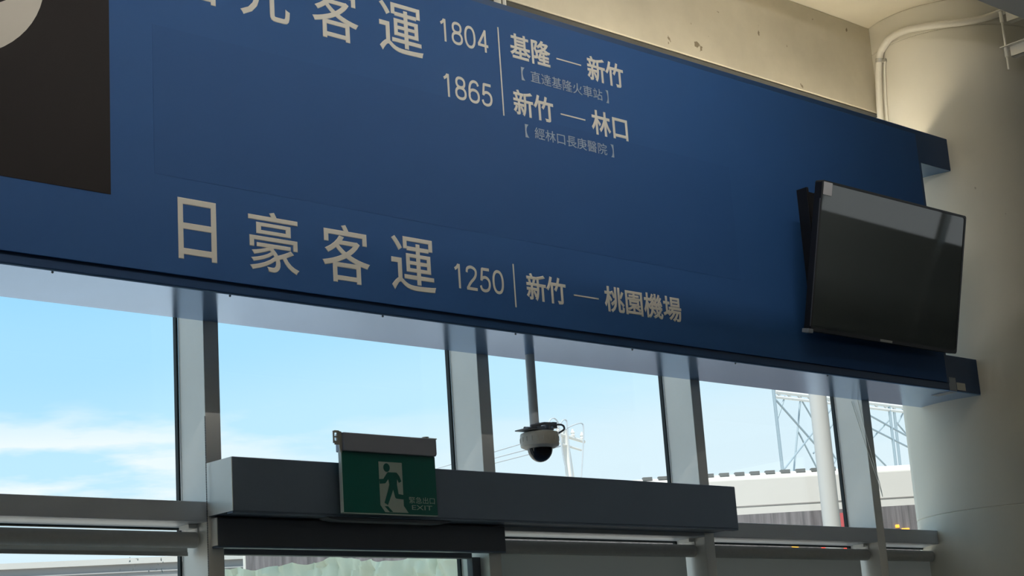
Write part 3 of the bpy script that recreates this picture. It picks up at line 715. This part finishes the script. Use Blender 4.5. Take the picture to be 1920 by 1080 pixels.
seg('brace', (42.2, 9.37), (44.6, 8.75), 0.042, 'lattice')
seg('brace', (43.483, 9.595), (42.30, 8.85), 0.036, 'lattice', 31.5)
seg('brace', (44.45, 10.05), (43.801, 9.42), 0.036, 'lattice', 31.5)
seg('brace', (43.832, 9.569), (44.6, 9.0), 0.036, 'lattice', 31.5)
seg('brace', (42.30, 8.66), (43.25, 8.06), 0.036, 'lattice')
bm_ = B()
for y in (30.0, 31.5):
    k = y / 30.0
    for z, r in ((10.06, 0.055), (9.915, 0.045)): tube(bm_, [(38.15 * k, y, 1.6 + (z - 1.6) * k), (44.6 * k, y, 1.6 + (z - 1.6) * k)], r, 8)
for j in range(14):
    x = 38.2 + 0.46 * j
    tube(bm_, [(x, 30.0, 9.915), ((x + 0.46) * 1.05, 31.5, 1.6 + (9.915 - 1.6) * 1.05)], 0.03, 6); tube(bm_, [(x, 30.0, 10.06), (x + 0.23, 30, 9.915)], 0.03, 6)
tag(obj('top_beam', bm_, M['lattice_w'], LT), 'whitish top truss')

# utility pole with jumpers
UP = thing('utility_pole', 'white concrete utility pole with wire loops rising behind the dome camera', 'utility pole', (29.76, 30, -0.02))
obj('shaft', tube(B(), [(29.95, 30, -0.02), (29.80, 30, 7.3), (29.69, 30, 8.46)], [0.16, 0.105, 0.085], 20), M['utility'], UP, smooth=True)
obj('crossarm', tube(B(), [(29.20, 29.77, 8.30), (30.87, 30.49, 8.30)], 0.045, 8), M['utility'], UP)
obj('crossarm', tube(B(), [(29.35, 29.80, 8.05), (30.60, 30.35, 8.05)], 0.03, 8), M['utility'], UP)
for (x, y) in ((29.3, 29.8), (30.2, 30.2), (30.75, 30.43)):
    obj('insulator', lathe(B(), [(0.03, 0), (0.06, 0.04), (0.03, 0.07), (0.06, 0.11), (0.03, 0.15), (0.02, 0.2)], (x, y, 8.33), 12), M['white'], UP, smooth=True)
LOOPS = ([(29.18, 8.56), (29.26, 8.67), (29.38, 8.72), (29.5, 8.65), (29.55, 8.48), (29.6, 7.86), (29.71, 7.31), (29.75, 6.9)],
         [(29.54, 8.54), (29.7, 8.69), (29.81, 8.69), (29.83, 8.54), (29.84, 7.87), (29.87, 7.32), (29.88, 6.9)],
         [(29.83, 8.51), (30.14, 8.62), (30.35, 8.65), (30.39, 8.5), (30.3, 7.89), (30.19, 7.33), (30.1, 6.9)])
for y, pts in zip((29.72, 29.86, 29.84), LOOPS):
    k = y / 30.0
    obj('jumper_wire', tube(B(), smooth_path([(x * k, y, 1.6 + (z - 1.6) * k) for x, z in pts]), 0.018, 6), M['wire'], UP)
for z, pts, lab in ((8.30, ((30.12, 35.83), (29.64, 32.46), (29.24, 29.77)), 'uppermost of three thin overhead wires running to the utility pole'),
                    (8.12, ((30.02, 35.73), (29.56, 32.39), (29.35, 29.86)), 'middle one of three thin overhead wires running to the utility pole'),
                    (8.00, ((30.00, 35.71), (29.60, 32.40), (29.40, 29.86)), 'lowest of three thin overhead wires running to the utility pole')):
    a = Vector((*pts[0], z)); b = Vector((*pts[1], z)); far = a + (a - b) * 4
    o = obj('overhead_wire', tube(B(), [tuple(far), tuple(a), tuple(b), (*pts[2], z)], 0.016, 6), M['wire'], loc=(*pts[2], z))
    tag(o, lab, 'wire', 'overhead wires at the utility pole')

# grey shed across the yard
SA = math.atan2(-0.498, 0.867)
SH = thing('shed', 'long low grey shed with a pale roof edge seen below the rolled-up blind', 'building', (19.13, 38.68, -0.02), (0, 0, SA))
obj('wall', bx(-14, 12, 0, 12, 0, 5.88), M['shed'], SH, local=True)
tag(obj('roof_edge', bx(-14.1, 12.1, -0.12, 12.1, 5.88, 6.02), M['shed_trim'], SH, local=True), 'pale roof edge')
for z in (5.68, 5.3, 4.9): obj('wall_rib', bx(-14, 12, -0.04, 0.01, z, z + 0.03), M['shed_rib'], SH, local=True)
for x in (-8.0, -2.5, 1.6, 6.5): obj('downpipe', bx(x, x + 0.12, -0.10, 0.01, 0, 5.6), M['shed_rib'], SH, local=True)

# crumpled plastic film hung behind the door glass
fm = B(); nx, nz = 110, 60
rows = []; FT = [(3.40, 2.183), (3.64, 2.194), (3.83, 2.213), (3.934, 2.234), (4.08, 2.218), (4.24, 2.232), (4.51, 2.246)]
for j in range(nz + 1):
    row = []
    for i in range(nx + 1):
        u = i / nx; v = j / nz
        x = 3.43 + 1.07 * u
        top = FT[-1][1]
        for (xa, za), (xb, zb_) in zip(FT, FT[1:]):
            if xa <= x <= xb: top = za + (zb_ - za) * (x - xa) / (xb - xa)
        top += 0.005 * math.sin(u * 33) + 0.004 * math.sin(u * 71 + 2)
        z = top - v * 1.3
        p = Vector((x * 5.0, z * 3.2, 1.7))
        cr_ = abs(noise.noise(p)) + 0.6 * abs(noise.noise(p * 2.3 + Vector((3, 1, 0)))) + 0.25 * abs(noise.noise(p * 5.1))
        y = 5.16 + 0.13 * cr_ + 0.02 * math.sin(x * 23 + z * 6)
        row.append(fm.verts.new((x, y, z)))
    rows.append(row)
for a, b in zip(rows, rows[1:]):
    for i in range(nx): fm.faces.new((a[i], a[i + 1], b[i + 1], b[i]))
tag(obj('plastic_sheet', fm, M['film'], smooth=True, loc=(3.9, 5.2, 0.9)), 'crumpled pale green plastic sheet behind the door glass', 'plastic sheet')
